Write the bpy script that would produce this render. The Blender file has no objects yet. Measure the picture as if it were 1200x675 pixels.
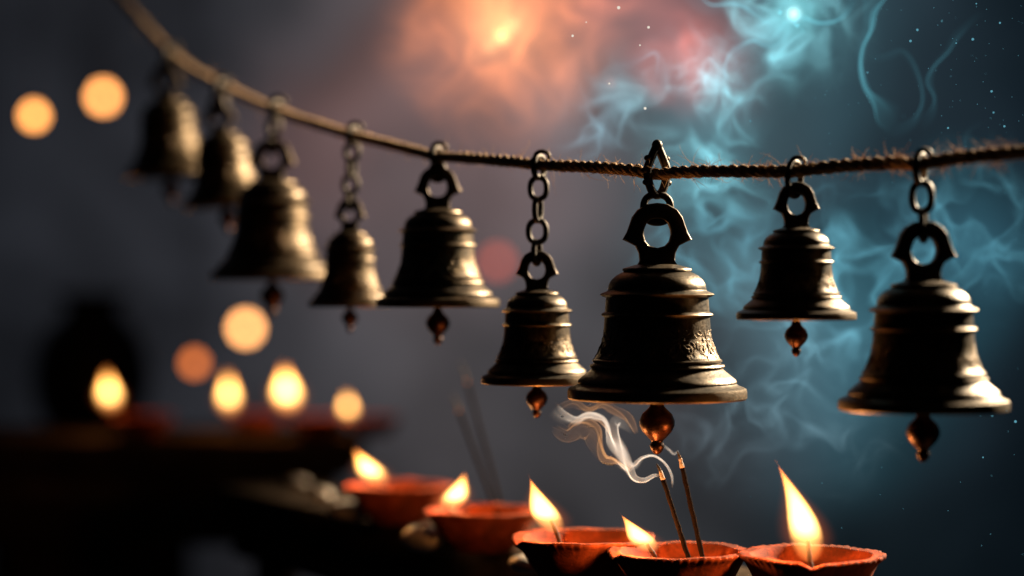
import bpy, bmesh, math, random
from math import sin, cos, pi, radians, sqrt, exp, atan2, floor
from mathutils import Vector, Matrix
random.seed(11)
S = bpy.context.scene
COL = S.collection

# ---------------------------------------------------------------- camera
CAMH = 1.20                 # camera height
D = 1.55                    # focus distance
KPX = 0.00067               # metres per photo pixel (1200 wide) on the focus plane
cd = bpy.data.cameras.new("camera")
cam = bpy.data.objects.new("camera", cd)
COL.objects.link(cam)
cam.location = (0, 0, CAMH)
cam.rotation_euler = (pi / 2, 0, 0)
cd.sensor_width = 36
cd.lens = 36 * D / (1200 * KPX)
cd.clip_start = 0.05
cd.clip_end = 500
cd.dof.use_dof = True
cd.dof.focus_distance = D
cd.dof.aperture_fstop = cd.lens / 44.0
S.camera = cam


def P(px, py, r):
    """point seen at photo pixel (px, py) at depth r * D"""
    return Vector(((px - 600) * KPX * r, D * r, CAMH + (337.5 - py) * KPX * r))


# ---------------------------------------------------------------- render / exposure
S.render.engine = 'CYCLES'
S.view_settings.view_transform = 'Standard'
S.view_settings.look = 'None'
S.view_settings.exposure = 0
S.view_settings.gamma = 1
cy = S.cycles
cy.use_denoising = True
cy.use_adaptive_sampling = True
cy.adaptive_threshold = 0.006
cy.max_bounces = 7
cy.volume_bounces = 1
cy.transparent_max_bounces = 24
cy.volume_max_steps = 256
cy.sample_clamp_indirect = 4

# ---------------------------------------------------------------- node helpers


class NT:
    def __init__(self, tree):
        self.t = tree
        tree.nodes.clear()

    def n(self, typ, **kw):
        nd = self.t.nodes.new(typ)
        for k, v in kw.items():
            setattr(nd, k, v)
        return nd

    def set(self, sock, v):
        if isinstance(v, bpy.types.NodeSocket):
            self.t.links.new(v, sock)
        else:
            sock.default_value = v

    def math(self, op, a, b=0.0, c=None, clamp=False):
        nd = self.n('ShaderNodeMath', operation=op, use_clamp=clamp)
        self.set(nd.inputs[0], a)
        self.set(nd.inputs[1], b)
        if c is not None:
            self.set(nd.inputs[2], c)
        return nd.outputs[0]

    def vmath(self, op, a, b=(0, 0, 0), scale=None):
        nd = self.n('ShaderNodeVectorMath', operation=op)
        self.set(nd.inputs[0], a)
        if op not in ('NORMALIZE', 'LENGTH', 'SCALE'):
            self.set(nd.inputs[1], b)
        if scale is not None:
            self.set(nd.inputs['Scale'], scale)
        return nd.outputs[1] if op in ('DOT_PRODUCT', 'LENGTH', 'DISTANCE') else nd.outputs[0]

    def noise(self, vec, scale=5, detail=2, rough=.5, dist=0.0, col=False):
        nd = self.n('ShaderNodeTexNoise')
        self.set(nd.inputs['Vector'], vec)
        nd.inputs['Scale'].default_value = scale
        nd.inputs['Detail'].default_value = detail
        nd.inputs['Roughness'].default_value = rough
        nd.inputs['Distortion'].default_value = dist
        return nd.outputs['Color' if col else 'Fac']

    def ramp(self, f, stops, interp='LINEAR'):
        nd = self.n('ShaderNodeValToRGB')
        cr = nd.color_ramp
        cr.interpolation = interp
        while len(cr.elements) < len(stops):
            cr.elements.new(0.5)
        for e, (p, c) in zip(cr.elements, stops):
            e.position = p
            e.color = c if len(c) == 4 else (*c, 1)
        self.set(nd.inputs[0], f)
        return nd.outputs[0]

    def mapr(self, v, a, b, c=0.0, d=1.0, smooth=False):
        nd = self.n('ShaderNodeMapRange')
        if smooth:
            nd.interpolation_type = 'SMOOTHSTEP'
        for i, x in enumerate((v, a, b, c, d)):
            self.set(nd.inputs[i], x)
        return nd.outputs[0]

    def mix(self, f, a, b, typ='MIX'):
        nd = self.n('ShaderNodeMix', data_type='RGBA', blend_type=typ)
        self.set(nd.inputs[0], f)
        self.set(nd.inputs[6], a if isinstance(a, bpy.types.NodeSocket) or len(a) == 4 else (*a, 1))
        self.set(nd.inputs[7], b if isinstance(b, bpy.types.NodeSocket) or len(b) == 4 else (*b, 1))
        return nd.outputs[2]


def lin(r, g, b):
    f = lambda c: ((c / 255 + .055) / 1.055) ** 2.4 if c > 10 else c / 255 / 12.92
    return (f(r), f(g), f(b))


# ---------------------------------------------------------------- world: a dim night sky with glowing clouds
W = bpy.data.worlds.new("World")
S.world = W
W.use_nodes = True
wt = NT(W.node_tree)
tc = wt.n('ShaderNodeTexCoord')
dirv = tc.outputs['Generated']
# domain warp so the cloud edges wander
wn = wt.noise(dirv, 7, 3, .55, 0.3, True)
warp = wt.vmath('SCALE', wt.vmath('SUBTRACT', wn, (.5, .5, .5)), scale=0.16)
dw = wt.vmath('NORMALIZE', wt.vmath('ADD', dirv, warp))


def skydir(px, py):
    return (P(px, py, 1) - Vector((0, 0, CAMH))).normalized()


def blob(vec, px, py, rad, fall=1.0):
    c = skydir(px, py)
    dist = wt.vmath('DISTANCE', vec, tuple(c))
    f = wt.mapr(dist, 0.0, rad * KPX / D, 1.0, 0.0)
    f = wt.math('MAXIMUM', f, 0.0)
    return wt.math('POWER', f, fall)


sepd = wt.n('ShaderNodeSeparateXYZ')
wt.set(sepd.inputs[0], dirv)
lr = wt.mapr(sepd.outputs[0], -0.27, 0.27, 0.0, 1.0)
base = wt.ramp(lr, [(0.0, lin(29, 31, 36)), (0.22, lin(42, 43, 48)), (0.44, lin(76, 73, 76)),
                    (0.62, lin(70, 71, 75)), (0.80, lin(35, 48, 56)), (1.0, lin(15, 25, 33))])
mott = wt.mapr(wt.noise(dw, 13, 4, .6, .5), .3, .7, .38, 1.7)
cur = wt.vmath('SCALE', base, scale=mott)
clump = wt.noise(dw, 16, 4, .6, .4)
clump = wt.mapr(clump, .32, .68, .25, 1.5)


def add(cur, px, py, rad, rgb, k=1.0, fall=1.6, noisy=True, vec=None):
    f = blob(vec if vec is not None else dw, px, py, rad, fall)
    if noisy:
        f = wt.math('MULTIPLY', f, clump)
    f = wt.math('MULTIPLY', f, k)
    m = wt.vmath('SCALE', lin(*rgb), scale=f)
    return wt.vmath('ADD', cur, m)


SKY = [  # px, py, radius, colour, strength, falloff, noisy
    (590, 20, 200, (235, 130, 75), .80, 2.2, True),
    (588, 42, 70, (255, 180, 110), .8, 1.6, False),
    (540, 150, 270, (185, 130, 122), .34, 1.5, True),
    (800, 65, 95, (215, 105, 90), .50, 1.5, True),
    (715, 15, 90, (190, 110, 95), .4, 1.5, True),
    (925, 20, 170, (90, 165, 180), .26, 1.8, True),
    (840, 120, 170, (90, 150, 165), .24, 1.5, True),
    (830, 240, 150, (80, 145, 160), .32, 1.5, True),
    (650, 150, 170, (110, 135, 145), .25, 1.5, True),
    (1000, 360, 230, (70, 140, 160), .30, 1.5, True),
    (1130, 280, 150, (60, 130, 155), .36, 1.5, True),
    (900, 330, 150, (100, 140, 150), .30, 1.5, True),
    (940, 450, 170, (90, 125, 140), .26, 1.5, True),
    (700, 500, 300, (120, 108, 108), .16, 1.5, True),
]
for (px, py, rad, rgb, k, fall, noisy) in SKY:
    cur = add(cur, px, py, rad, rgb, k, fall, noisy)
# darker towards the ground
vert = wt.mapr(sepd.outputs[2], -0.16, 0.02, 0.38, 1.0, True)
cur = wt.vmath('SCALE', cur, scale=vert)
# sky dimmed behind the camera to cut the ambient light on the bells
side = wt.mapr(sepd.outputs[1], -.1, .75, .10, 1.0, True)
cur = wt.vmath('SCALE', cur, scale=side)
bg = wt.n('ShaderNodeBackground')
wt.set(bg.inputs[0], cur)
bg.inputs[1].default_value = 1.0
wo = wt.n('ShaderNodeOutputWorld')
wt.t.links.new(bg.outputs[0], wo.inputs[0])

# ---------------------------------------------------------------- lamps
ld = bpy.data.lights.new("key_lamp", 'SPOT')         # one warm spotlight on the bells, from the right and behind
ld.shadow_soft_size = 0.14
ld.spot_size = radians(34)
ld.spot_blend = 0.55
ld.energy = 3500
ld.color = (1.0, .80, .54)
lo = bpy.data.objects.new("key_lamp", ld)
COL.objects.link(lo)
lo.location = (2.5, 3.45, CAMH + 1.45)
_az, _el = radians(36), radians(22)
lo.rotation_euler = Vector((-cos(_az) * cos(_el), -sin(_az) * cos(_el), -sin(_el))).to_track_quat('-Z', 'Y').to_euler()

# ---------------------------------------------------------------- object helpers


def tag(o, label=None, cat=None, group=None, kind=None):
    for k, v in (('label', label), ('category', cat), ('group', group), ('kind', kind)):
        if v:
            o[k] = v
    return o


def empty(name, loc=(0, 0, 0), rz=0, parent=None):
    o = bpy.data.objects.new(name, None)
    COL.objects.link(o)
    o.location = loc
    o.rotation_euler = (0, 0, rz)
    o.empty_display_size = .02
    if parent:
        o.parent = parent
    return o


def obj(name, bm, m, parent=None, smooth=True, loc=None, sharp=None):
    me = bpy.data.meshes.new(name)
    bm.to_mesh(me)
    bm.free()
    if smooth:
        for p in me.polygons:
            p.use_smooth = True
        if sharp:
            me.set_sharp_from_angle(angle=radians(sharp))
    if m:
        me.materials.append(m)
    o = bpy.data.objects.new(name, me)
    COL.objects.link(o)
    if parent:
        o.parent = parent
    if loc is not None:
        o.location = loc
    return o


def add_lathe(bm, prof, n=64, mod=None, closed=False):
    """prof: list of (radius, z); mod(theta, i, r, z) -> (x, y, z)"""
    rings = []
    for i, (r, z) in enumerate(prof):
        if r < 1e-7:
            rings.append([bm.verts.new((0, 0, z))])
        else:
            ring = []
            for k in range(n):
                a = 2 * pi * k / n
                co = mod(a, i, r, z) if mod else (r * cos(a), r * sin(a), z)
                ring.append(bm.verts.new(co))
            rings.append(ring)
    pairs = list(zip(rings, rings[1:]))
    if closed:
        pairs.append((rings[-1], rings[0]))
    for A, B in pairs:
        if len(A) == 1 and len(B) == 1:
            continue
        for k in range(n):
            k2 = (k + 1) % n
            if len(A) == 1:
                bm.faces.new((A[0], B[k2], B[k]))
            elif len(B) == 1:
                bm.faces.new((A[k], A[k2], B[0]))
            else:
                bm.faces.new((A[k], A[k2], B[k2], B[k]))


def add_tube(bm, pts, rads, n=8, closed=False, up=Vector((0, 0, 1)), flat=1.0):
    pts = [Vector(p) for p in pts]
    N = len(pts)
    if not hasattr(rads, '__len__'):
        rads = [rads] * N
    rings = []
    prev = None
    for i in range(N):
        if closed:
            t = pts[(i + 1) % N] - pts[i - 1]
        else:
            t = pts[min(i + 1, N - 1)] - pts[max(i - 1, 0)]
        if t.length < 1e-9:
            t = Vector((1, 0, 0))
        t.normalize()
        if prev is None:
            u = up.cross(t)
            if u.length < 1e-3:
                u = Vector((1, 0, 0)).cross(t)
            if u.length < 1e-3:
                u = Vector((0, 1, 0)).cross(t)
            u.normalize()
        else:
            u = prev - t * prev.dot(t)
            if u.length < 1e-6:
                u = up.cross(t)
            u.normalize()
        prev = u
        v = t.cross(u)
        rings.append([bm.verts.new(pts[i] + (u * cos(2 * pi * k / n) + v * sin(2 * pi * k / n) * flat) * rads[i]) for k in range(n)])
    last = N if closed else N - 1
    for i in range(last):
        A, B = rings[i], rings[(i + 1) % N]
        for k in range(n):
            k2 = (k + 1) % n
            bm.faces.new((A[k], A[k2], B[k2], B[k]))
    if not closed:
        bm.faces.new(list(reversed(rings[0])))
        bm.faces.new(rings[-1])


def add_ball(bm, c, r, sc=(1, 1, 1), seg=16):
    g = bmesh.ops.create_uvsphere(bm, u_segments=seg, v_segments=max(6, seg // 2), radius=r)
    for v in g['verts']:
        v.co = Vector((v.co.x * sc[0], v.co.y * sc[1], v.co.z * sc[2])) + Vector(c)
    return g['verts']


def add_box(bm, c, size, rot=None, bev=0.0):
    g = bmesh.ops.create_cube(bm, size=1)
    vs = g['verts']
    for v in vs:
        v.co = Vector((v.co.x * size[0], v.co.y * size[1], v.co.z * size[2]))
    if bev:
        es = list({e for v in vs for e in v.link_edges})
        r = bmesh.ops.bevel(bm, geom=es, offset=bev, segments=2, affect='EDGES', profile=.5)
        vs = list({v for f in r['faces'] for v in f.verts} | set(v for v in vs if v.is_valid))
    M = (rot or Matrix.Identity(3))
    for v in vs:
        v.co = M @ v.co + Vector(c)


def spline(pts, n):
    """Catmull-Rom through tuples of any length; n samples, uniform in chord length"""
    m = len(pts)
    dims = len(pts[0])
    out = []
    L = [0]
    for a, b in zip(pts, pts[1:]):
        L.append(L[-1] + max(1e-6, sqrt(sum((x - y) ** 2 for x, y in zip(a[:3], b[:3])))))
    for i in range(n):
        s = L[-1] * i / (n - 1)
        k = 0
        while k < m - 2 and s > L[k + 1]:
            k += 1
        t = (s - L[k]) / (L[k + 1] - L[k])
        p0 = pts[max(k - 1, 0)]
        p1 = pts[k]
        p2 = pts[k + 1]
        p3 = pts[min(k + 2, m - 1)]
        out.append(tuple(.5 * (2 * p1[d] + (p2[d] - p0[d]) * t + (2 * p0[d] - 5 * p1[d] + 4 * p2[d] - p3[d]) * t * t
                               + (3 * p1[d] - p0[d] - 3 * p2[d] + p3[d]) * t ** 3) for d in range(dims)))
    return out


# ---------------------------------------------------------------- materials


def mat(name):
    m = bpy.data.materials.new(name)
    m.use_nodes = True
    return m, NT(m.node_tree)


def finish(t, bsdf, sock='Surface'):
    o = t.n('ShaderNodeOutputMaterial')
    t.t.links.new(bsdf.outputs[0], o.inputs[sock])


def bump(t, h, strength, dist):
    b = t.n('ShaderNodeBump')
    b.inputs['Strength'].default_value = strength
    b.inputs['Distance'].default_value = dist
    t.set(b.inputs['Height'], h)
    return b.outputs[0]


def bronze_mat(name, dark, light, rough=(.36, .58), scale=60, unit=.0007):
    m, t = mat(name)
    tc = t.n('ShaderNodeTexCoord')
    oi = t.n('ShaderNodeObjectInfo')
    v = t.vmath('ADD', t.vmath('SCALE', tc.outputs['Object'], scale=unit), t.vmath('SCALE', (3.1, 1.7, 2.3), scale=oi.outputs['Random']))      # bells are modelled in 0.7 mm units
    n1 = t.noise(v, scale, 6, .65, .3)
    n2 = t.noise(v, scale * 9, 3, .6)
    n3 = t.noise(v, scale * .35, 4, .6, .6)
    geo = t.n('ShaderNodeNewGeometry')
    edge = t.mapr(geo.outputs['Pointiness'], .505, .57, 0, 1)
    f = t.mapr(n1, .35, .7, 0, 1)
    f = t.math('MULTIPLY', f, t.mapr(n3, .3, .65, .35, 1))
    f = t.math('MAXIMUM', f, t.math('MULTIPLY', edge, .75))
    col = t.mix(f, dark, light)
    green = t.mapr(n3, .58, .75, 0, .35)
    col = t.mix(green, col, (.022, .022, .014))
    bs = t.n('ShaderNodeBsdfPrincipled')
    t.set(bs.inputs['Base Color'], col)
    bs.inputs['Metallic'].default_value = .9
    t.set(bs.inputs['Roughness'], t.mapr(n2, .3, .7, rough[0], rough[1]))
    h = t.math('ADD', t.math('MULTIPLY', n1, .7), t.math('MULTIPLY', n2, .45))
    t.set(bs.inputs['Normal'], bump(t, h, .45, .0012))
    finish(t, bs)
    return m


M_BRONZE = bronze_mat('aged_bronze', (.014, .0095, .006), (.17, .118, .068), (.30, .52))
M_BRONZE_D = bronze_mat('dark_bronze', (.016, .011, .008), (.09, .06, .035))
M_COPPER = bronze_mat('clapper_copper', (.022, .009, .006), (.085, .030, .014), (.26, .42))
M_IRON = bronze_mat('blackened_iron', (.008, .007, .006), (.045, .033, .024), (.42, .6), 140, 1.0)


def clay_mat():
    m, t = mat('terracotta')
    tc = t.n('ShaderNodeTexCoord')
    v = tc.outputs['Object']
    n1 = t.noise(v, 45, 6, .65)
    n2 = t.noise(v, 420, 3, .7)
    col = t.ramp(n1, [(.3, (.08, .014, .005)), (.5, (.20, .032, .009)), (.68, (.34, .062, .018))])
    soot = t.mapr(t.noise(v, 30, 5, .65, .5), .47, .64, 0, .75)
    col = t.mix(soot, col, (.055, .016, .008))
    bs = t.n('ShaderNodeBsdfPrincipled')
    t.set(bs.inputs['Base Color'], col)
    bs.inputs['Roughness'].default_value = .8
    bs.inputs['Specular IOR Level'].default_value = .08
    h = t.math('ADD', t.math('MULTIPLY', n1, .8), t.math('MULTIPLY', n2, .35))
    t.set(bs.inputs['Normal'], bump(t, h, .55, .0015))
    finish(t, bs)
    return m


M_CLAY = clay_mat()


def simple(name, col, rough=.6, bscale=80, bstr=.3, var=.5, metallic=0.0, spec=.5):
    m, t = mat(name)
    tc = t.n('ShaderNodeTexCoord')
    n1 = t.noise(tc.outputs['Object'], bscale, 5, .65)
    c = t.mix(t.mapr(n1, .3, .7), tuple(x * (1 - var) for x in col), tuple(min(1, x * (1 + var)) for x in col))
    bs = t.n('ShaderNodeBsdfPrincipled')
    t.set(bs.inputs['Base Color'], c)
    bs.inputs['Roughness'].default_value = rough
    bs.inputs['Metallic'].default_value = metallic
    bs.inputs['Specular IOR Level'].default_value = spec
    t.set(bs.inputs['Normal'], bump(t, n1, bstr, .002))
    finish(t, bs)
    return m


M_OIL = simple('lamp_oil', (.55, .14, .035), .12, 30, .05, .2)
M_WICK = simple('charred_wick', (.035, .018, .012), .85, 600, .6, .5)
M_TIP = simple('wick_cotton', (.30, .20, .12), .9, 600, .6, .3)
M_WOOD = simple('dark_wood', (.040, .028, .020), .85, 26, .5, .5, 0.0, 0.0)
M_STONE = simple('pale_pebble', (.42, .34, .27), .5, 60, .3, .25)
M_STICK = simple('incense_paste', (.007, .004, .003), .95, 700, .5, .5, 0.0, .03)
M_ASH = simple('incense_ash', (.42, .33, .29), .95, 500, .7, .35)
M_CHAR = simple('incense_char', (.03, .022, .02), .95, 500, .7, .35)
M_URN = simple('dark_urn', (.008, .007, .007), .5, 30, .4, .4, 0.0, .12)
M_CORD = simple('lamp_cord', (.03, .025, .02), .8, 200, .2, .3)


def rope_mat(name, dark, mid, light):
    m, t = mat(name)
    at = t.n('ShaderNodeAttribute', attribute_name='UVMap')
    uv = at.outputs['Vector']
    mp = t.n('ShaderNodeMapping')
    t.set(mp.inputs[0], uv)
    mp.inputs['Scale'].default_value = (60, 7, 1)
    mp.inputs['Rotation'].default_value = (0, 0, .0)
    n1 = t.noise(mp.outputs[0], 3.0, 4, .7, .2)
    tc = t.n('ShaderNodeTexCoord')
    n2 = t.noise(tc.outputs['Object'], 160, 4, .6)
    wv = t.n('ShaderNodeTexWave', wave_type='BANDS', bands_direction='DIAGONAL')
    t.set(wv.inputs['Vector'], mp.outputs[0])
    wv.inputs['Scale'].default_value = .55
    wv.inputs['Distortion'].default_value = 3
    wv.inputs['Detail'].default_value = 2
    h = t.math('ADD', t.math('MULTIPLY', wv.outputs['Fac'], .6), n1)
    col = t.ramp(t.math('ADD', t.math('MULTIPLY', n1, .5), t.math('MULTIPLY', n2, .5)), [(.3, dark), (.5, mid), (.72, light)])
    bs = t.n('ShaderNodeBsdfPrincipled')
    t.set(bs.inputs['Base Color'], col)
    bs.inputs['Roughness'].default_value = .9
    bs.inputs['Specular IOR Level'].default_value = .15
    t.set(bs.inputs['Normal'], bump(t, h, .9, .0022))
    finish(t, bs)
    return m


M_ROPE = rope_mat('jute', (.17, .092, .046), (.40, .25, .14), (.56, .40, .25))


def fibre_mat():
    m, t = mat('jute_fibre')
    d = t.n('ShaderNodeBsdfDiffuse')
    d.inputs[0].default_value = (.42, .27, .15, 1)
    tr = t.n('ShaderNodeBsdfTranslucent')
    tr.inputs[0].default_value = (.5, .32, .18, 1)
    mx = t.n('ShaderNodeMixShader')
    mx.inputs[0].default_value = .45
    t.t.links.new(d.outputs[0], mx.inputs[1])
    t.t.links.new(tr.outputs[0], mx.inputs[2])
    finish(t, mx)
    return m


M_FIBRE = fibre_mat()


def emit(name, col, k):
    m, t = mat(name)
    e = t.n('ShaderNodeEmission')
    e.inputs[0].default_value = (*col, 1)
    e.inputs[1].default_value = k
    finish(t, e)
    return m


def flame_w(t):
    """half width of the flame (1 at its widest) at height t"""
    if t <= 0 or t >= 1:
        return 0.0
    w = (sin(pi * min(1, t ** .62)) ** .85) * (1 - t * .30)
    if t > .5:
        w *= 1 - .35 * ((t - .5) / .5) ** 1.2
    return max(w, 0.0)


def flame_mat(lean, bend, width, k):
    """burning gas with an added halo: an emitting volume, densest along the flame's axis; object z runs 0..1"""
    m, t = mat('flame_gas')
    tc = t.n('ShaderNodeTexCoord')
    sp = t.n('ShaderNodeSeparateXYZ')
    t.set(sp.inputs[0], tc.outputs['Object'])
    x, y, z = sp.outputs
    xc = t.math('ADD', t.math('MULTIPLY', z, lean), t.math('MULTIPLY', t.math('SINE', t.math('MULTIPLY', z, pi)), bend))
    dx = t.math('SUBTRACT', x, xc)
    r = t.math('SQRT', t.math('ADD', t.math('MULTIPLY', dx, dx), t.math('MULTIPLY', y, y)))
    st = [0, .04, .09, .16, .26, .36, .46, .58, .68, .78, .88, .95, 1.0]
    w = t.ramp(z, [(q, (flame_w(q),) * 3) for q in st])
    w = t.math('ADD', t.math('MULTIPLY', w, width), .004)
    rho = t.math('DIVIDE', r, w)
    core = t.math('MAXIMUM', t.math('SUBTRACT', 1.0, t.math('MULTIPLY', rho, rho)), 0.0)
    halo = t.math('MAXIMUM', t.math('SUBTRACT', 1.0, t.math('DIVIDE', rho, 1.9)), 0.0)  # wider faint orange emission added to imitate the glow round the flame
    halo = t.math('MULTIPLY', t.math('MULTIPLY', halo, halo), t.ramp(z, [(0, (.2,) * 3), (.3, (1,) * 3), (1, (1,) * 3)]))
    col = t.ramp(z, [(0.0, (1, .24, .05)), (.14, (1, .36, .09)), (.35, (1, .50, .14)), (.7, (1, .43, .09)), (1.0, (1, .22, .03))])
    dens = t.ramp(z, [(0.0, (.04,) * 3), (.12, (.07,) * 3), (.24, (.13,) * 3), (.42, (.75,) * 3), (.70, (1,) * 3), (1.0, (.8,) * 3)])
    a = t.vmath('SCALE', col, scale=t.math('MULTIPLY', t.math('MULTIPLY', core, dens), k))
    b = t.vmath('SCALE', (1.0, .19, .022), scale=t.math('MULTIPLY', halo, 26.0))
    vol = t.n('ShaderNodeEmission')
    t.set(vol.inputs[0], t.vmath('ADD', a, b))
    vol.inputs[1].default_value = 1.0
    finish(t, vol, 'Volume')
    return m


def ember(name, col, k):
    return emit(name, col, k)


M_EMBER = emit('ember', (1, .25, .06), 2.2)


def smoke_mat(name, dens, col=(.85, .82, .80)):
    m, t = mat(name)
    v = t.n('ShaderNodeVolumePrincipled')
    v.inputs['Color'].default_value = (*col, 1)
    v.inputs['Density'].default_value = dens
    v.inputs['Anisotropy'].default_value = .2
    finish(t, v, 'Volume')
    return m


def glow_gas(name, col, k):
    m, t = mat(name)
    v = t.n('ShaderNodeEmission')
    v.inputs[0].default_value = (*col, 1)
    v.inputs[1].default_value = k
    finish(t, v, 'Volume')
    return m


# ================================================================ ledge, bench (what the lamps stand on)
TABLE = CAMH - 0.2465
RIM_H = 0.040

# railing beam under the row of near lamps
A = Vector((0.44, D * .80))
B = Vector((-0.312, D * 1.61))
bd = (B - A).normalized()
bn = Vector((-bd.y, bd.x))       # points to the left of travel
ledge = tag(empty('wooden_railing', (0, 0, 0)), 'dark wooden railing beam slanting back under the row of near clay lamps', 'railing')
bm = bmesh.new()
mid = (A + B) / 2
ang = atan2(bd.y, bd.x)
add_box(bm, (mid.x, mid.y, TABLE - .022), ((B - A).length, .128, .044), Matrix.Rotation(ang, 3, 'Z'), .006)
obj('top_rail', bm, M_WOOD, ledge, sharp=40)
bm = bmesh.new()
add_box(bm, (mid.x, mid.y, TABLE - .065), ((B - A).length - .03, .105, .042), Matrix.Rotation(ang, 3, 'Z'), .004)
obj('under_rail', bm, M_WOOD, ledge, sharp=40)
for (q, w) in ((B - bd * .035, .042), (A + bd * .05, .06)):
    bm = bmesh.new()
    add_box(bm, (q.x, q.y, TABLE - .086 - .25), (w, w, .50), Matrix.Rotation(ang, 3, 'Z'), .004)
    obj('post', bm, M_WOOD, ledge, sharp=40)

# bench behind with the far lamps
RB = 2.05
BT = P(0, 508, RB).z
bench = tag(empty('wooden_bench', (0, 0, 0)), 'long dark wooden bench in the shadows carrying the far lamps', 'bench')
bm = bmesh.new()
x0, x1 = -1.60, P(418, 0, RB).x
add_box(bm, ((x0 + x1) / 2, D * RB + .03, BT - .03), (x1 - x0, .30, .06), None, .008)
obj('bench_top', bm, M_WOOD, bench, sharp=40)
bm = bmesh.new()
add_box(bm, ((x0 + x1) / 2, D * RB + .02, BT - .115), (x1 - x0 - .08, .22, .108), None, .006)
obj('apron', bm, M_WOOD, bench, sharp=40)
for px in (-190, 70, 322):
    bm = bmesh.new()
    w = .13 if px < 200 else .05
    add_box(bm, (P(px, 0, RB).x, D * RB + .02, BT - .169 - .22), (w, .16, .44), None, .006)
    obj('leg', bm, M_WOOD, bench, sharp=40)

# pale pebbles on the rail's near edge
PEB = [(352, 566, 1.60, .020, 'small pale pebble at the far end of the dark railing'),
       (378, 580, 1.54, .019, 'bright pale pebble near the far end of the railing, beside a duller flat one'),
       (414, 598, 1.47, .032, 'long dull flat pebble on the railing in front of the farthest near lamp'),
       (497, 631, 1.30, .030, 'pale flat pebble on the railing between the two farthest near lamps'),
       (618, 660, 1.18, .024, 'pale pebble on the railing below the tall flame of the middle lamp')]
for px, py, r, w, lab in PEB:
    bm = bmesh.new()
    vs = add_ball(bm, (0, 0, 0), 1, (1, .62, .34), 24)
    for v in bm.verts:
        h = .10 * sin(v.co.x * 3 + px) + .08 * sin(v.co.y * 4 + px * 2)
        v.co *= 1 + h
    o = obj('pebble', bm, M_STONE)
    p = P(px, py, r)
    zz = TABLE
    # put it on the beam top along the same view ray
    s = (zz + w * .30 - CAMH) / (p.z - CAMH)
    p = Vector((p.x * s, p.y * s, zz + w * .30))
    o.location = p
    o.scale = (w, w, w)
    o.rotation_euler = (0, 0, ang + random.uniform(-.5, .2))
    tag(o, lab, 'pebble', 'pale pebbles on the railing')

# big dark pot standing at the back
pot = tag(empty('water_pot', (P(108, 0, 3.0).x, D * 3.0, 0)), 'big dark round-bellied pot standing in the shadows behind the far left lamp', 'pot')
zb = P(0, 520, 3.0).z
h = P(0, 335, 3.0).z - zb
bm = bmesh.new()
w = 60 * KPX * 3.0
add_lathe(bm, [(0, 0), (w * .6, 0), (w * .75, h * .03), (w * 1.05, h * .22), (w * 1.15, h * .42), (w * 1.05, h * .62), (w * .8, h * .75),
               (w * .55, h * .82), (w * .5, h * .88), (w * .75, h * .94), (w * .78, h * .96), (w * .7, h * .96), (w * .45, h * .88), (0, h * .85)], 48)
b = obj('body', bm, M_URN, pot)
b.location = (0, 0, zb)
bm = bmesh.new()
add_lathe(bm, [(w * .8, -.006), (w * .86, 0), (w * .8, .006), (w * .76, 0)], 48, None, True)
c = obj('neck_band', bm, M_URN, pot)
c.location = (0, 0, zb + h * .74)
bm = bmesh.new()
add_box(bm, (0, 0, -.25), (.42, .3, .5), None, .01)
st = obj('pot_stand', bm, M_WOOD, None, sharp=40)
st.location = (P(108, 0, 3.0).x, D * 3.0, zb - .002)
tag(st, 'dark block stand under the big round-bellied pot', 'stand')

# ================================================================ the rope
RP = [(-160, -420, 1.95), (60, -110, 1.72), (130, -18, 1.60), (205, 66, 1.5), (270, 105, 1.4), (325, 130, 1.29), (413, 157, 1.2), (515, 180, 1.125),
      (632, 191, 1.06), (770, 199, 1.0), (870, 200, .97), (932, 198, .955), (1080, 187, .915), (1220, 176, .88), (1330, 168, .85), (1700, 130, .79), (2300, 40, .72)]
RPW = [tuple(P(*q)) for q in RP]
NR = 2300
rope_c = [Vector(p) for p in spline(RPW, NR)]
ROPE_R = .0046
# the bells pull the rope down a little where they hang
for _p in rope_c:
    _px = 600 + _p.x / (KPX * _p.y / D)
    for _b, _w in ((413, .6), (511, 1), (632, .6), (770, 1.3), (931, .6), (1079, 1.3)):
        _p.z -= .0030 * _w * exp(-abs(_px - _b) / 26)


def rope_at(px, r_hint=None):
    """the rope point whose photo column is px"""
    best = min(range(NR), key=lambda i: abs(600 + rope_c[i].x / (KPX * rope_c[i].y / D) - px))
    return rope_c[best], best


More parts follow.
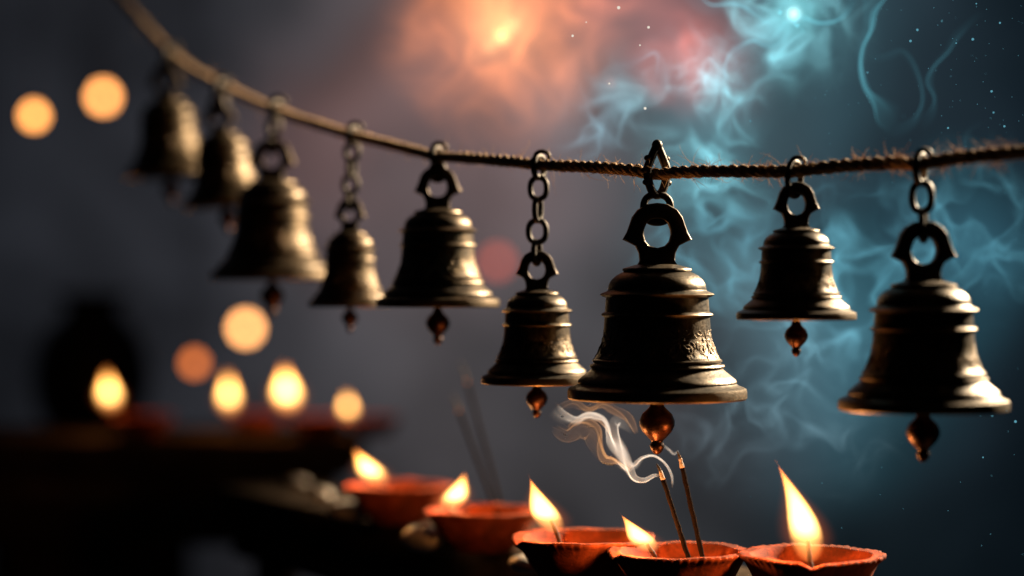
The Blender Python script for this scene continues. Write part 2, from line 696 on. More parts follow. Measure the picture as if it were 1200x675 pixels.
rope = tag(empty('jute_rope', rope_c[0]), 'long frayed jute rope sagging across the scene with nine bells hung from it', 'rope')
arc = [0]
for a, b in zip(rope_c, rope_c[1:]):
    arc.append(arc[-1] + (b - a).length)
frames = []
for i in range(NR):
    t = (rope_c[min(i + 1, NR - 1)] - rope_c[max(i - 1, 0)]).normalized()
    u = Vector((0, 0, 1))
    u = (u - t * u.dot(t)).normalized()
    frames.append((t, u, t.cross(u)))
PITCH = .026
for s in range(3):
    bm = bmesh.new()
    uvl = bm.loops.layers.uv.new('UVMap')
    n = 10
    rings = []
    for i in range(NR):
        t, u, v = frames[i]
        ph = 2 * pi * (arc[i] / PITCH + s / 3) + .35 * sin(arc[i] * 31)
        wob = 1 + .10 * sin(arc[i] * 210 + s * 2) + .07 * sin(arc[i] * 517 + s)
        off = u * cos(ph) + v * sin(ph)
        c = rope_c[i] + off * ROPE_R * .52 * wob
        tan = (-u * sin(ph) + v * cos(ph))
        tt = (t + tan * (2 * pi * ROPE_R * .52 / PITCH)).normalized()
        e1 = off
        e2 = tt.cross(e1)
        rr = ROPE_R * .60 * (1 + .08 * sin(arc[i] * 333 + s * 4))
        rings.append([bm.verts.new(c + (e1 * cos(2 * pi * k / n) + e2 * sin(2 * pi * k / n)) * rr - rope_c[0]) for k in range(n)])
    for i in range(NR - 1):
        for k in range(n):
            k2 = (k + 1) % n
            f = bm.faces.new((rings[i][k], rings[i][k2], rings[i + 1][k2], rings[i + 1][k]))
            for lp, (aa, kk) in zip(f.loops, ((i, k), (i, k + 1), (i + 1, k + 1), (i + 1, k))):
                lp[uvl].uv = (arc[aa], kk / n)
    obj('strand', bm, M_ROPE, rope)
# frayed fibres standing off the rope
bm = bmesh.new()
for q in range(2400):
    i = random.randrange(40, NR - 40)
    px = 600 + rope_c[i].x / (KPX * rope_c[i].y / D)
    dens = 1.0 if px > 640 else .5
    if 850 < px < 1150:
        dens = 1.0
    if random.random() > dens:
        continue
    t, u, v = frames[i]
    a = random.uniform(0, 2 * pi)
    d = (u * cos(a) + v * sin(a))
    L = random.choice((.004, .006, .006, .009, .012))
    if random.random() < .10:
        L = random.uniform(.014, .026)
    dirn = (d * random.uniform(.35, 1) + t * random.uniform(-1.2, 1.2)).normalized()
    curl = Vector((random.gauss(0, 1), random.gauss(0, 1), random.gauss(0, 1) - .3)) * random.uniform(.2, 1.2)
    p = rope_c[i] + d * ROPE_R * .8
    pts = [p]
    seg = 5
    for k in range(seg):
        dirn = (dirn + curl * .42).normalized()
        if random.random() < .3:
            curl = curl * -.6
        pts.append(pts[-1] + dirn * L / seg)
    add_tube(bm, [x - rope_c[0] for x in pts], [.00017, .00016, .00015, .00013, .0001, .00005], 3)
# tufts of frayed jute
for px, amt in ((873, 26), (1010, 22), (1052, 26), (1098, 40), (1130, 34), (905, 16), (722, 14), (825, 18), (1160, 30), (610, 10)):
    c, i = rope_at(px)
    t, u, v = frames[i]
    for q in range(amt):
        sgn = -1 if random.random() < .45 else 1
        d0 = (u * sgn * random.uniform(.5, 1) + v * random.uniform(-.5, .5) + t * random.uniform(-.8, .8)).normalized()
        L = random.uniform(.004, .015)
        pts = [c + t * random.uniform(-.006, .006) + d0 * ROPE_R * .6]
        curl = Vector((random.gauss(0, 1), random.gauss(0, 1), random.gauss(0, 1))) * 1.1
        for k in range(5):
            d0 = (d0 + curl * .38).normalized()
            pts.append(pts[-1] + d0 * L / 5)
        add_tube(bm, [x - rope_c[0] for x in pts], [.0002, .00019, .00017, .00014, .0001, .00005], 3)
o = obj('loose_fibres', bm, M_FIBRE, rope)
o['kind'] = 'stuff'

# ================================================================ bells
# profile of the focus bell in photo pixels: (half width, height above the lip)
BELL_PROF = [(0, 140), (60, 118), (66, 30), (88, 10), (99, 2), (103.2, 0.3), (105, 2), (105, 9), (104, 12.5), (101.5, 14.0), (95, 16.5), (92.5, 18.5),
             (93, 20.5), (92, 23), (86, 28), (80.5, 32.5), (76.5, 36), (78.5, 37.2), (79, 39), (78, 40.8), (74.5, 41.8), (74.2, 43.2), (76, 44.2), (75.8, 46), (73, 47.6),
             (69.5, 54), (65.5, 64), (62.5, 76), (60.5, 87), (59.0, 92), (59.0, 94), (63.5, 96.5), (65.5, 98.5), (64.5, 100.2), (59, 103),
             (57.0, 104.5), (56.6, 106), (56.8, 116), (57.6, 117.6), (64.5, 120), (67, 122), (65.5, 123.4), (58.6, 126), (57.4, 127.5), (57.4, 129.5), (56.5, 134),
             (53.5, 139), (48, 144), (42, 147.3), (38.8, 148.6), (40.8, 150.3), (40, 152.5), (33, 154.5), (24, 157), (0, 158)]
N_IN = 3
HANG_OUT = [(0, 36), (12, 34.5), (23, 28), (29.5, 19), (32, 11), (35.5, 1), (40.5, -8), (34, -11), (25.5, -15.5), (21.5, -24), (20.5, -33), (23, -41), (27, -45)]
HANG_HOLE = [(0, 17), (7, 16), (12.5, 11.5), (15.5, 4), (16, -2), (14, -10), (9, -15.5), (0, -18)]


def prof_r(z):
    for (r0, z0), (r1, z1) in zip(BELL_PROF[5:], BELL_PROF[6:]):
        if z0 <= z <= z1 and z1 > z0:
            return r0 + (r1 - r0) * (z - z0) / (z1 - z0)
    return 60


def ray_hit(poly, a):
    dx, dy = sin(a), cos(a)
    best = 0
    for (x0, y0), (x1, y1) in zip(poly, poly[1:]):
        den = dx * (y1 - y0) - dy * (x1 - x0)
        if abs(den) < 1e-9:
            continue
        t = (x0 * (y1 - y0) - y0 * (x1 - x0)) / den
        s = (x0 * dy - y0 * dx) / den
        if -1e-6 <= s <= 1 + 1e-6 and t > 0:
            best = max(best, t)
    return best


def mirror(poly):
    return poly + [(-x, y) for x, y in reversed(poly[1:-1])] + [poly[0]] if abs(poly[-1][0]) < 1e-6 else \
        poly + [(-x, y) for x, y in reversed(poly)]


_cache = {}


def body_mesh(detail):
    bm = bmesh.new()
    add_lathe(bm, BELL_PROF, 112 if detail else 72)
    return bm


def engraving_bm():
    bm = bmesh.new()
    N = 9

    def to3(th, z, off=-.15):
        r = prof_r(z) + off
        return (r * cos(th), r * sin(th), z)
    zc = 70
    for m in range(N):
        th0 = 2 * pi * m / N - pi / 2 + pi / N * .9
        for sx in (-1, 1):
            for sz in (-1, 1):
                # scroll
                pts = []
                for i in range(34):
                    f = i / 33
                    a = f * 2 * pi * 1.55
                    rad = 8.6 * (1 - .84 * f)
                    u = sx * (10.2 - rad * cos(a))
                    vv = sz * (10.5 + rad * sin(a))
                    pts.append(to3(th0 + u / prof_r(zc + vv), zc + vv))
                add_tube(bm, pts, [1.15 - .5 * i / 33 for i in range(34)], 5)
                add_ball(bm, pts[-1], 1.6, (1, 1, 1), 8)
                # leaf strokes
                for (u0, v0, u1, v1, w) in ((2, 3, 15, 22, 1.2), (4, 18, 11, 23.5, 1.3), (17.5, 2, 20, 13, 1.0), (1, 0, 8, 3.5, 1.2), (13, 3, 18.5, 20, .7)):
                    pts = []
                    for i in range(9):
                        f = i / 8
                        uu = u0 + (u1 - u0) * f + 2.2 * sin(f * pi)
                        vv = v0 + (v1 - v0) * f - 1.6 * sin(f * pi)
                        pts.append(to3(th0 + sx * uu / prof_r(zc + sz * vv), zc + sz * vv))
                    add_tube(bm, pts, [max(.25, w * sin(pi * (.12 + .8 * i / 8))) for i in range(9)], 5)
        add_tube(bm, [to3(th0, z) for z in (52, 60, 70, 80, 89)], [.4, 1.4, .9, 1.4, .4], 6)
    # bead lines
    for z, nb, rr in ((48.5, 0, .5), (91.8, 0, .55)):
        pts = [to3(2 * pi * k / 90, z, .1) for k in range(90)]
        add_tube(bm, pts, rr, 5, True)
    return bm


def hanger_bm():
    out = mirror(HANG_OUT)
    hole = mirror(HANG_HOLE)
    bm = bmesh.new()
    n = 96
    loops = []
    # sample outline by arc length so the spikes stay sharp, hole by matching angle
    pts = []
    for (x0, y0), (x1, y1) in zip(out, out[1:]):
        L = sqrt((x1 - x0) ** 2 + (y1 - y0) ** 2)
        k = max(1, int(L / 3))
        for i in range(k):
            pts.append((x0 + (x1 - x0) * i / k, y0 + (y1 - y0) * i / k))
    hp = []
    for (x, y) in pts:
        a = atan2(x, y)
        t = ray_hit(hole, a) if True else 16
        hp.append((sin(a) * t, cos(a) * t))

    def ring(p, y, sc=0.0):
        return [bm.verts.new((a, y, b)) for a, b in p]

    def shrink(p, d):
        o = []
        for a, b in p:
            r = sqrt(a * a + b * b)
            o.append((a * (r - d) / r, b * (r - d) / r))
        return o
    T = 10.0
    seq = [ring(shrink(pts, 3), -T), ring(shrink(pts, .8), -T + 1.2), ring(pts, -T + 4), ring(pts, T - 4), ring(shrink(pts, .8), T - 1.2), ring(shrink(pts, 3), T),
           ring(shrink(hp, -2.4), T), ring(shrink(hp, -.6), T - 1.2), ring(hp, T - 4), ring(hp, -T + 4), ring(shrink(hp, -.6), -T + 1.2), ring(shrink(hp, -2.4), -T)]
    m = len(pts)
    for A_, B_ in zip(seq, seq[1:] + seq[:1]):
        for i in range(m):
            j = (i + 1) % m
            bm.faces.new((A_[i], A_[j], B_[j], B_[i]))
    bmesh.ops.recalc_face_normals(bm, faces=bm.faces)
    return bm


def clapper_bm():
    bm = bmesh.new()
    add_lathe(bm, [(0, 110), (3, 110), (3.2, 20), (4, 0), (7, -3), (8.5, -6), (8.5, -8), (11, -11), (17.5, -17), (20.8, -25), (20.5, -31), (17, -38), (11.5, -44),
                   (7.5, -48), (6.6, -50), (8.2, -52), (8.4, -56), (6, -61), (3, -64), (0, -65)], 40)
    return bm


def mesh_from(bm, name, m, sharp=None):
    me = bpy.data.meshes.new(name)
    bm.to_mesh(me)
    bm.free()
    for p in me.polygons:
        p.use_smooth = True
    if sharp:
        me.set_sharp_from_angle(angle=radians(sharp))
    me.materials.append(m)
    return me


BM_BODY = mesh_from(body_mesh(True), 'bell_body', M_BRONZE, 32)
BM_ENG = mesh_from(engraving_bm(), 'bell_engraving', M_BRONZE)
BM_HANG = mesh_from(hanger_bm(), 'bell_hanger', M_BRONZE_D, 45)
BM_CLAP = mesh_from(clapper_bm(), 'bell_clapper', M_COPPER)


def part(name, me, parent, loc=(0, 0, 0), sc=(1, 1, 1)):
    o = bpy.data.objects.new(name, me)
    COL.objects.link(o)
    o.parent = parent
    o.location = loc
    o.scale = sc
    return o


def add_link(bm, c, h, w, wire, rz, tilt=0.0):
    pts = []
    n = 40
    hh = h / 2 - wire
    ww = w / 2 - wire
    for i in range(n):
        a = 2 * pi * i / n
        x, z = cos(a), sin(a)
        e = .82
        x = math.copysign(abs(x) ** e, x) * ww
        z = math.copysign(abs(z) ** e, z) * hh
        pts.append(Vector((x * cos(rz), x * sin(rz), z)))
    pts = [Matrix.Rotation(tilt, 3, 'Y') @ p + Vector(c) for p in pts]
    up = Vector((-sin(rz), cos(rz), 0))
    add_tube(bm, pts, wire, 10, True, up)


# px of bell axis, rope px, lip py, half width px, dome-top py, hole-centre py, ratio r, links, link width px, wire px, label
BELLS = [
    (200, 205, 207, 54, 118, 96, 1.50, 3, 24, 4.0, 'blurred bronze bell hung highest, at the far end of the rope', 3),
    (266, 270, 241, 52, 157, 138, 1.40, 2, 24, 4.0, 'small blurred bell hung between the far-end bell and a much larger one', 5),
    (319, 323, 328, 71, 212, 186, 1.29, 3, 22, 3.8, 'large blurred bell with clapper hanging above two orange lights', 0),
    (410, 413, 360, 48, 272, 250, 1.20, 5, 23, 3.4, 'slim blurred bell on a long chain, tucked beside a wide bell of equal lip height', 0),
    (513, 511, 360, 72, 246, 219, 1.125, 2, 25, 3.6, 'wide soft-focus bell on a very short chain, above the red light', 0),
    (629, 632, 450, 65, 341, 316, 1.06, 5, 27, 3.5, 'bell on the longest chain of five links, hanging lowest left of the engraved bell', 0),
    (770, 770, 468, 105, 312, 273, 1.00, 2, 41, 4.3, 'largest sharp bell with scroll engraving and ornate knobbed hook, above the incense sticks', 0),
    (933, 931, 375, 70, 268, 239, .955, 1, 29, 3.4, 'small sharp bell hung high from a single ring, over the tallest flame', 0),
    (1082, 1079, 481, 99, 331, 293, .915, 3, 31, 4.2, 'big dark soft-edged bell at the near end of the rope', 0),
]
for (cx, rx, lipy, hw, topy, holey, r, nl, lw, wire, lab, tilt) in BELLS:
    rc, ri = rope_at(rx)
    r = rc.y / D
    base = P(cx, lipy, r)
    s = hw * KPX * r / 105
    zs = (lipy - topy) * KPX * r / 155.0
    root = tag(empty('temple_bell', base), lab, 'bell', 'bronze bells strung along the rope')
    body = part('bell_body', BM_BODY, root, (0, 0, 0), (s, s, zs))
    body.rotation_euler = (0, 0, 0)
    eng = part('engraving', BM_ENG, body)
    cl = part('clapper', BM_CLAP, root, (0, 0, 0), (s, s, s))
    hz = (lipy - holey) * KPX * r
    hs = min(s * 1.1, (hz - 154 * zs) / 41.0)
    part('hanger', BM_HANG, root, (0, 0, hz), (s, s, hs))
    if tilt:
        root.rotation_euler = (0, radians(-tilt), 0)
    # the chain
    k = KPX * r
    wi = wire * k
    top = rc - base
    ztop = top.z + ROPE_R * 1.12 + 2 * wi
    zbot = hz + 17 * hs - 2 * wi
    x0 = top.x
    if cx == 770:
        # ornate hook round the rope, with knobs up both sides
        hook = bmesh.new()
        zt = ztop + 20 * k
        zb_ = top.z - 24 * k
        rot = radians(38)
        half = 15 * k / cos(rot) * .92
        loop = [(-.05, 1.0), (-.35, .74), (-.62, .48), (-.85, .2), (-.8, -.08), (-.45, -.27), (0, -.33), (.45, -.27), (.8, -.08), (.85, .2), (.62, .48), (.35, .74), (.05, 1.0)]
        pts = []
        for a, b in loop:
            zz = top.z + b * (zt - top.z) * .92 if b > 0 else top.z + b / .33 * (top.z - zb_)
            pts.append(Vector((a * half * cos(rot), a * half * sin(rot), zz)))
        pts2 = [Vector(p) for p in spline([tuple(p) for p in pts], 60)]
        add_tube(hook, pts2, [5.2 * k] * 60, 10, False)
        for f in (8, 15, 21):
            for i in (f, 59 - f):
                p = pts2[i]
                side = Vector((p.x, p.y, 0)).normalized()
                add_ball(hook, p + side * 4.6 * k + Vector((0, 0, 1.2 * k)), 4.6 * k, (1, 1, .85), 12)
        add_ball(hook, Vector((0, 0, zt - 2 * k)), 6.5 * k, (1, .9, 1.1), 14)
        hk = obj('hook', hook, M_IRON, root)
        bm = bmesh.new()
        zr = zb_ + 5 * k
        add_link(bm, (0, 0, (zr + zbot) / 2), zr - zbot, lw * k, wi, radians(8))
        obj('ring', bm, M_IRON, root)
    else:
        n = nl
        h = (ztop - zbot + (n - 1) * 2 * wi) / n
        for j in range(n):
            bm = bmesh.new()
            zc = ztop - h / 2 - j * (h - 2 * wi)
            f = j / max(1, n - 1) if n > 1 else 0
            xx = x0 * (1 - f)
            rz = radians(58 + 7 * j) if j % 2 == 0 else radians(-30 + 9 * j)
            if n == 1:
                rz = radians(48)
            elif j and j % 2 == 0:
                rz = radians(68)
            wk = lw * k * (1.22 if j == 0 else 1) * random.uniform(.96, 1.04)
            wk = min(wk, h * .95) if h > 14 * k else wk
            add_link(bm, (xx, 0, zc), h, wk, wi * (1.08 if j == 0 else 1), rz, 0)
            obj('chain_link', bm, M_IRON, root)
        # a stub of the ring's open end over the rope
        bm = bmesh.new()
        aa = [Vector((x0, 0, ztop - wi)) + Vector((cos(q) * 8 * k + 4 * k, -6 * k, sin(q) * 6 * k - 1 * k)) for q in [pi * .95 - i * pi * 1.2 / 11 for i in range(12)]]
        add_tube(bm, aa, [wi * .55 + wi * .3 * (1 - i / 11) for i in range(12)], 8)
        obj('ring_hook', bm, M_IRON, root)

# ================================================================ clay lamps
LAMP_PROF = [(0, .0005), (.026, 0), (.029, .0006), (.031, .003), (.037, .009), (.0440, .018), (.0490, .028), (.0520, .0335), (.0550, .0365), (.0572, .0385),
             (.0572, .0402), (.0550, .0408), (.0505, .0394), (.0488, .0404), (.0470, .0392), (.0445, .034), (.039, .025), (.028, .0165), (0, .014)]


def lamp_bowl(spout, notch, seed, ns=192):
    rnd = random.Random(seed)
    ph = [rnd.uniform(0, 6.28) for _ in range(4)]

    def mod(a, i, r, z):
        d = (a - spout + pi) % (2 * pi) - pi
        g = exp(-(d / .34) ** 2)
        gn = exp(-(d / .10) ** 2)
        up = max(0.0, (z - .018) / .022)
        rr = r * (1 + .010 * sin(2 * a + ph[0]) + .006 * sin(5 * a + ph[1]) + .004 * sin(11 * a + ph[3]))
        if i >= 5:
            rr *= 1 + .055 * g * up
            z -= .0036 * gn * up
            z += .0005 * sin(3 * a + ph[2]) * up + .0003 * sin(9 * a + ph[0]) * up
        if i in (8, 9, 10, 11) and notch:
            cells = 54
            f = (a * cells / (2 * pi)) % 1.0
            saw = (f if f < .8 else (1 - f) * 4) - .4
            jit = .7 + .5 * sin(floor(a * cells / (2 * pi)) * 2.3 + ph[1])
            rr += saw * .0034 * jit * notch * (1 if i in (9, 10) else .6)
            if i in (10, 11):
                z += saw * .0011 * jit * notch
        return (rr * cos(a), rr * sin(a), z)
    bm = bmesh.new()
    add_lathe(bm, LAMP_PROF, ns, mod)
    # a raised ring on the flat rim
    return bm


def flame_bm(lean, bend, width):
    """the hull of the flame's gas, about 1 unit high"""
    bm = bmesh.new()
    prof = []
    n = 30
    for i in range(n + 1):
        t = i / n
        tt = .03 + .94 * t
        prof.append(((flame_w(tt) * 1.9 * width + .012) if 0 < i < n else 0.0, -.05 + 1.12 * t))
    add_lathe(bm, prof, 28)
    for v in bm.verts:
        t = min(1, max(0, v.co.z))
        v.co.x += lean * v.co.z + bend * sin(pi * t)
    bmesh.ops.recalc_face_normals(bm, faces=bm.faces)
    return bm


# centre px, rim py, ratio r, radius px, spout angle(deg), flame base px, flame tip px, flame half width ratio, notch, label
LAMPS = [
    (951, 651, .97, 86, -98, (949, 659), (912, 544), .195, 1.0, 'nearest clay lamp with the tallest flame on its front rim'),
    (797, 645, 1.02, 82, 202, (762, 646), (728, 602), .42, .7, 'clay lamp holding two incense sticks, small flame on its spout'),
    (684, 627, 1.09, 83, 205, (651, 624), (621, 559), .31, .3, 'clay lamp with an upright tall flame, left of the bowl holding sharp incense sticks'),
    (566, 598, 1.19, 68, 207, (524, 597), (545, 553), .39, .2, 'clay lamp whose flame leans right, with two blurred incense sticks behind'),
    (468, 569, 1.33, 63, 207, (445, 567), (415, 525), .42, 0, 'farthest clay lamp on the railing, flame leaning left'),
    (168, 481, 2.00, 36, 200, (130, 479), (125, 434), .27, 0, 'blurred far-off clay lamp on the bench in front of the big pot'),
    (301, 484, 2.05, 31, 200, (269, 483), (267, 435), .24, 0, 'blurred clay lamp on the bench, flame left of its touching neighbour'),
    (374, 483, 2.00, 33, 200, (338, 480), (333, 428), .31, 0, 'blurred clay lamp on the bench with the widest round glow'),
    (440, 493, 2.02, 30, 200, (409, 489), (406, 460), .32, 0, 'blurred small clay lamp at the end of the bench'),
]
lamp_roots = []
for idx, (cx, ry, r, rad, sp, fb, ft, fw, notch, lab) in enumerate(LAMPS):
    near = idx < 5
    # the lamp stands on its ledge
    zt = TABLE if near else BT
    rimz = zt + .040
    c = P(cx, ry, r)
    sc = rad * KPX * r / .057
    if near:
        # slide along the view ray until the rim height matches the ledge
        f = (TABLE + .040 * sc - CAMH) / (c.z - CAMH)
        c = Vector((c.x * f, c.y * f, 0))
        r = c.y / D
        sc = rad * KPX * r / .057
    root = tag(empty('oil_lamp', (c.x, c.y, zt + .0005)), lab, 'oil lamp', 'clay oil lamps on the railing' if near else 'clay oil lamps on the bench')
    root.scale = (sc, sc, sc)
    spa = radians(sp)
    bowl = obj('bowl', lamp_bowl(spa, notch, idx, 378 if idx < 3 else 96), M_CLAY, root)
    bm = bmesh.new()
    add_lathe(bm, [(0, .0268), (.0393, .0268), (.0393, .0262), (0, .0262)], 48)
    obj('oil', bm, M_OIL, root)
    # flame base / tip in lamp space (in the plane facing the camera through the spout)
    spx = Vector((cos(spa) * .0485, sin(spa) * .0485, .0375))
    yw = c.y + spx.y * sc
    rr = yw / D
    pb = P(fb[0], fb[1], rr)
    pt = P(ft[0], ft[1], rr)
    lb = (pb - root.location) / sc
    lt = (pt - root.location) / sc
    H = lt.z - lb.z
    bend0 = {0: .07, 1: .05, 2: -.02, 3: .04, 4: .03}.get(idx, 0)
    wick_end = lb + Vector(((lt.x - lb.x) * .17 + bend0 * H * .5, 0, H * .24))
    bm = bmesh.new()
    inner = Vector((cos(spa) * .020, sin(spa) * .020, .0275))
    pts = spline([tuple(inner), tuple((inner + lb) / 2 + Vector((0, 0, .0035))), tuple(lb + Vector((0, 0, .0015))), tuple(wick_end)], 16)
    # the wick stands up and leans away from the flame's tip
    add_tube(bm, pts, [.0019] * 12 + [.0018, .0016, .0014, .0011], 8)
    obj('wick', bm, M_WICK, root)
    lean = (lt.x - lb.x) / H
    bend = {0: .07, 1: .05, 2: -.02, 3: .04, 4: .03}.get(idx, 0)
    fl = obj('flame', flame_bm(lean, bend, fw), flame_mat(lean, bend, fw, 950), root)
    fl.location = lb + Vector((0, 0, -.001))
    fl.scale = (H, H, H)
    pl = bpy.data.lights.new('flame_light', 'POINT')
    pl.energy = (.50 if near else .26) * (1.7 if idx == 0 else 1)
    pl.color = (1, .40, .11)
    pl.shadow_soft_size = .006
    po = bpy.data.objects.new('flame_light', pl)
    COL.objects.link(po)
    po.parent = root
    po.location = lb + (lt - lb) * .5 + Vector((bend * H * .9, 0, 0))
    lamp_roots.append((root, c, sc, r))

# ================================================================ incense sticks


def stick(foot, tip, rad, lab, ash=None):
    foot = Vector(foot)
    tip = Vector(tip)
    d = tip - foot
    root = tag(empty('incense_stick', foot), lab, 'incense stick')
    bm = bmesh.new()
    k = .86
    n = 22
    pts = [d * (k * i / n) + Vector((random.uniform(-1, 1), random.uniform(-1, 1), 0)) * rad * .10 for i in range(n + 1)]
    add_tube(bm, pts, [rad * (1 + random.uniform(-.10, .10)) for _ in pts], 10)
    obj('stick', bm, M_STICK, root)
    bm = bmesh.new()
    add_tube(bm, [d * .858, d * .864], [rad * .96, rad * .92], 10)
    obj('ember', bm, M_EMBER, root)
    bm = bmesh.new()
    pts = [d * (.863 + .075 * i / 6) for i in range(7)]
    add_tube(bm, pts, [rad * (.9 - .25 * i / 6 + random.uniform(-.08, .08)) for i in range(7)], 10)
    obj('ash', bm, ash or M_ASH, root)
    bm = bmesh.new()
    e = d.normalized()
    side = Vector((-.0006, 0, 0))
    pts = [d * .935 + side * 0, d * .96 + side * .6, d * .98 + side * 1.4, d * 1.0 + side * 2]
    add_tube(bm, pts, [rad * .7, rad * .55, rad * .4, rad * .12], 8)
    obj('charred_tip', bm, M_CHAR, root)
    return root


root2, c2, sc2, r2 = lamp_roots[1]
zf = root2.location.z + .020 * sc2
f1 = P(813, 640, r2)
f1 = Vector((f1.x, c2.y - .004, zf))
f2 = Vector((P(829, 640, r2).x, c2.y + .010, zf))
stick(f1, P(771, 543, 1.0), .0020, 'sharp dark incense stick leaning left with smoke curling off its tip')
stick(f2, P(795, 528, 1.02), .0020, 'sharp dark incense stick with the taller pink ash tip')
root4, c4, sc4, r4 = lamp_roots[3]
zf = root4.location.z + .020 * sc4
stick((P(588, 600, r4).x, c4.y + .025, zf), P(531, 462, r4 * 1.09), .0020, 'blurred incense stick leaning left out of the lamp with the right-leaning flame', M_CHAR)
stick((P(594, 600, r4).x, c4.y + .030, zf), P(541, 424, r4 * 1.12), .0020, 'taller blurred incense stick behind the lamp with the right-leaning flame', M_CHAR)

# ================================================================ far hanging lights (out of focus)
FAR = [(40, 136, 2.7, 40, (1, .38, .09), 2.6, 'orange out-of-focus hanging light, lower of the pair beside the highest bell'),
       (121, 114, 3.7, 50, (1, .38, .10), 2.8, 'orange out-of-focus hanging light, larger of the pair beside the highest bell'),
       (288, 385, 4.0, 52, (1, .42, .13), 3.0, 'bright orange out-of-focus light hanging below the large blurred bell'),
       (228, 426, 2.7, 38, (1, .24, .05), .9, 'dull orange out-of-focus light above the far lamps on the bench'),
       (583, 307, 4.2, 44, (1, .16, .10), .42, 'faint red out-of-focus light hanging under the short-chained bell')]
for px, py, r, size, col, k, lab in FAR:
    p = P(px, py, r)
    root = tag(empty('hanging_light', p), lab, 'hanging light', 'far hanging lights out of focus')
    blur = 44e-3 * (1 - 1 / r) / KPX      # px
    R = 9 * KPX * r
    lum = k * ((blur + 18) / 18.0) ** 1.0
    m = emit('bulb_glow', col, k * (1 + (blur / 18.0) ** 1.6 * .55))
    bm = bmesh.new()
    add_lathe(bm, [(0, -R), (R * .5, -R * .86), (R * .87, -R * .5), (R, 0), (R * .87, R * .5), (R * .5, R * .9), (R * .38, R * 1.15), (0, R * 1.15)], 24)
    obj('bulb', bm, m, root)
    bm = bmesh.new()
    add_lathe(bm, [(0, R * 1.7), (R * .3, R * 1.65), (R * .42, R * 1.5), (R * .42, R * 1.08), (R * .3, R * 1.06), (0, R * 1.06)], 20)
    obj('socket', bm, M_CORD, root)
    bm = bmesh.new()
    add_tube(bm, [(0, 0, R * 1.6), (0, 0, 3.0)], .0015, 6)
    obj('cord', bm, M_CORD, root)
#SMOKE
# ================================================================ glowing clouds of gas behind the rope


def cloud(name, px0, py0, r, ext, blobs, ridge_k, soft_k, nscale, seed, label, thin=9.0):
    """a box of glowing gas; node space: 1 unit = 100 photo pixels at depth r. blobs: (px, py, depth, radius, colour, k)"""
    sc = KPX * r * 100
    m, t = mat(name + '_gas')
    tc = t.n('ShaderNodeTexCoord')
    v = tc.outputs['Object']
    vs = t.vmath('ADD', v, (seed, seed * .7, seed * .3))
    w1 = t.noise(vs, .8 * nscale, 1, .5, 0, True)
    vw = t.vmath('ADD', vs, t.vmath('SCALE', t.vmath('SUBTRACT', w1, (.5, .5, .5)), scale=1.5 / nscale))
    n = t.noise(vw, 1.05 * nscale, 1.6, .52)
    rd = t.math('ABSOLUTE', t.math('SUBTRACT', n, .5))
    rd = t.math('MAXIMUM', t.math('SUBTRACT', 1.0, t.math('MULTIPLY', rd, thin)), 0.0)
    rd = t.math('POWER', rd, 2.2)
    sf = t.mapr(n, .42, .72, 0.05, 1, True)
    tot = t.math('ADD', t.math('MULTIPLY', rd, ridge_k), t.math('MULTIPLY', sf, soft_k))
    acc = None
    vwarp = t.vmath('ADD', v, t.vmath('SCALE', t.vmath('SUBTRACT', w1, (.5, .5, .5)), scale=.55))
    for (px, py, dep, rad, rgb, k, plain) in blobs:
        c = ((px - px0) / 100, dep, (py0 - py) / 100)
        dist = t.vmath('DISTANCE', v if plain else vwarp, c)
        f = t.mapr(dist, 0, rad / 100, 1, 0, True)
        f = t.math('MULTIPLY', t.math('MULTIPLY', f, f) if plain else f, k)
        if not plain:
            f = t.math('MULTIPLY', f, tot)
        colr = t.vmath('SCALE', lin(*rgb), scale=f)
        acc = colr if acc is None else t.vmath('ADD', acc, colr)
    # nothing reaches the walls of the box
    em = t.n('ShaderNodeEmission')
    t.set(em.inputs[0], acc)
    em.inputs[1].default_value = 1.0 / sc
    finish(t, em, 'Volume')
    (ax, bx, ay, by, d) = ext
    bm = bmesh.new()
    add_box(bm, ((ax + bx) / 200 - px0 / 100, 0, py0 / 100 - (ay + by) / 200), ((bx - ax) / 100, d, (by - ay) / 100))
    o = obj(name, bm, m, None, False)
    p = P(px0, py0, r)
    o.location = p
    o.scale = (sc, sc, sc)
    tag(o, label, 'smoke', None, 'stuff')
    return o


TEAL = (118, 190, 202)
TEAL2 = (92, 158, 176)
cloud('teal_smoke', 900, 150, 1.095, (600, 1330, -130, 640, .8), [
    (930, 15, 0, 125, (125, 195, 205), .62, False),
    (930, 16, 0, 17, (190, 240, 240), 11.0, True),
    (930, 14, 0, 60, (110, 205, 210), 1.0, True),
    (870, 60, 0, 85, TEAL, .85, False),
    (842, 115, 0, 80, TEAL, .9, False),
    (825, 190, 0, 95, TEAL, .8, False),
    (770, 110, 0, 95, (120, 165, 175), .6, False),
    (705, 150, 0, 75, (110, 150, 165), .5, False),
    (825, 290, 0, 115, TEAL2, .5, False),
    (1000, 320, 0, 150, TEAL2, .45, False),
    (1140, 270, 0, 130, TEAL2, .45, False),
    (930, 430, 0, 130, (105, 145, 158), .42, False),
    (860, 490, 0, 100, (110, 130, 140), .26, False),
    (985, 510, 0, 90, (105, 130, 140), .22, False),
], 3.6, .16, 1.3, 3.7, 'teal glowing wisps of smoke drifting behind the sharp bells', 14.0)
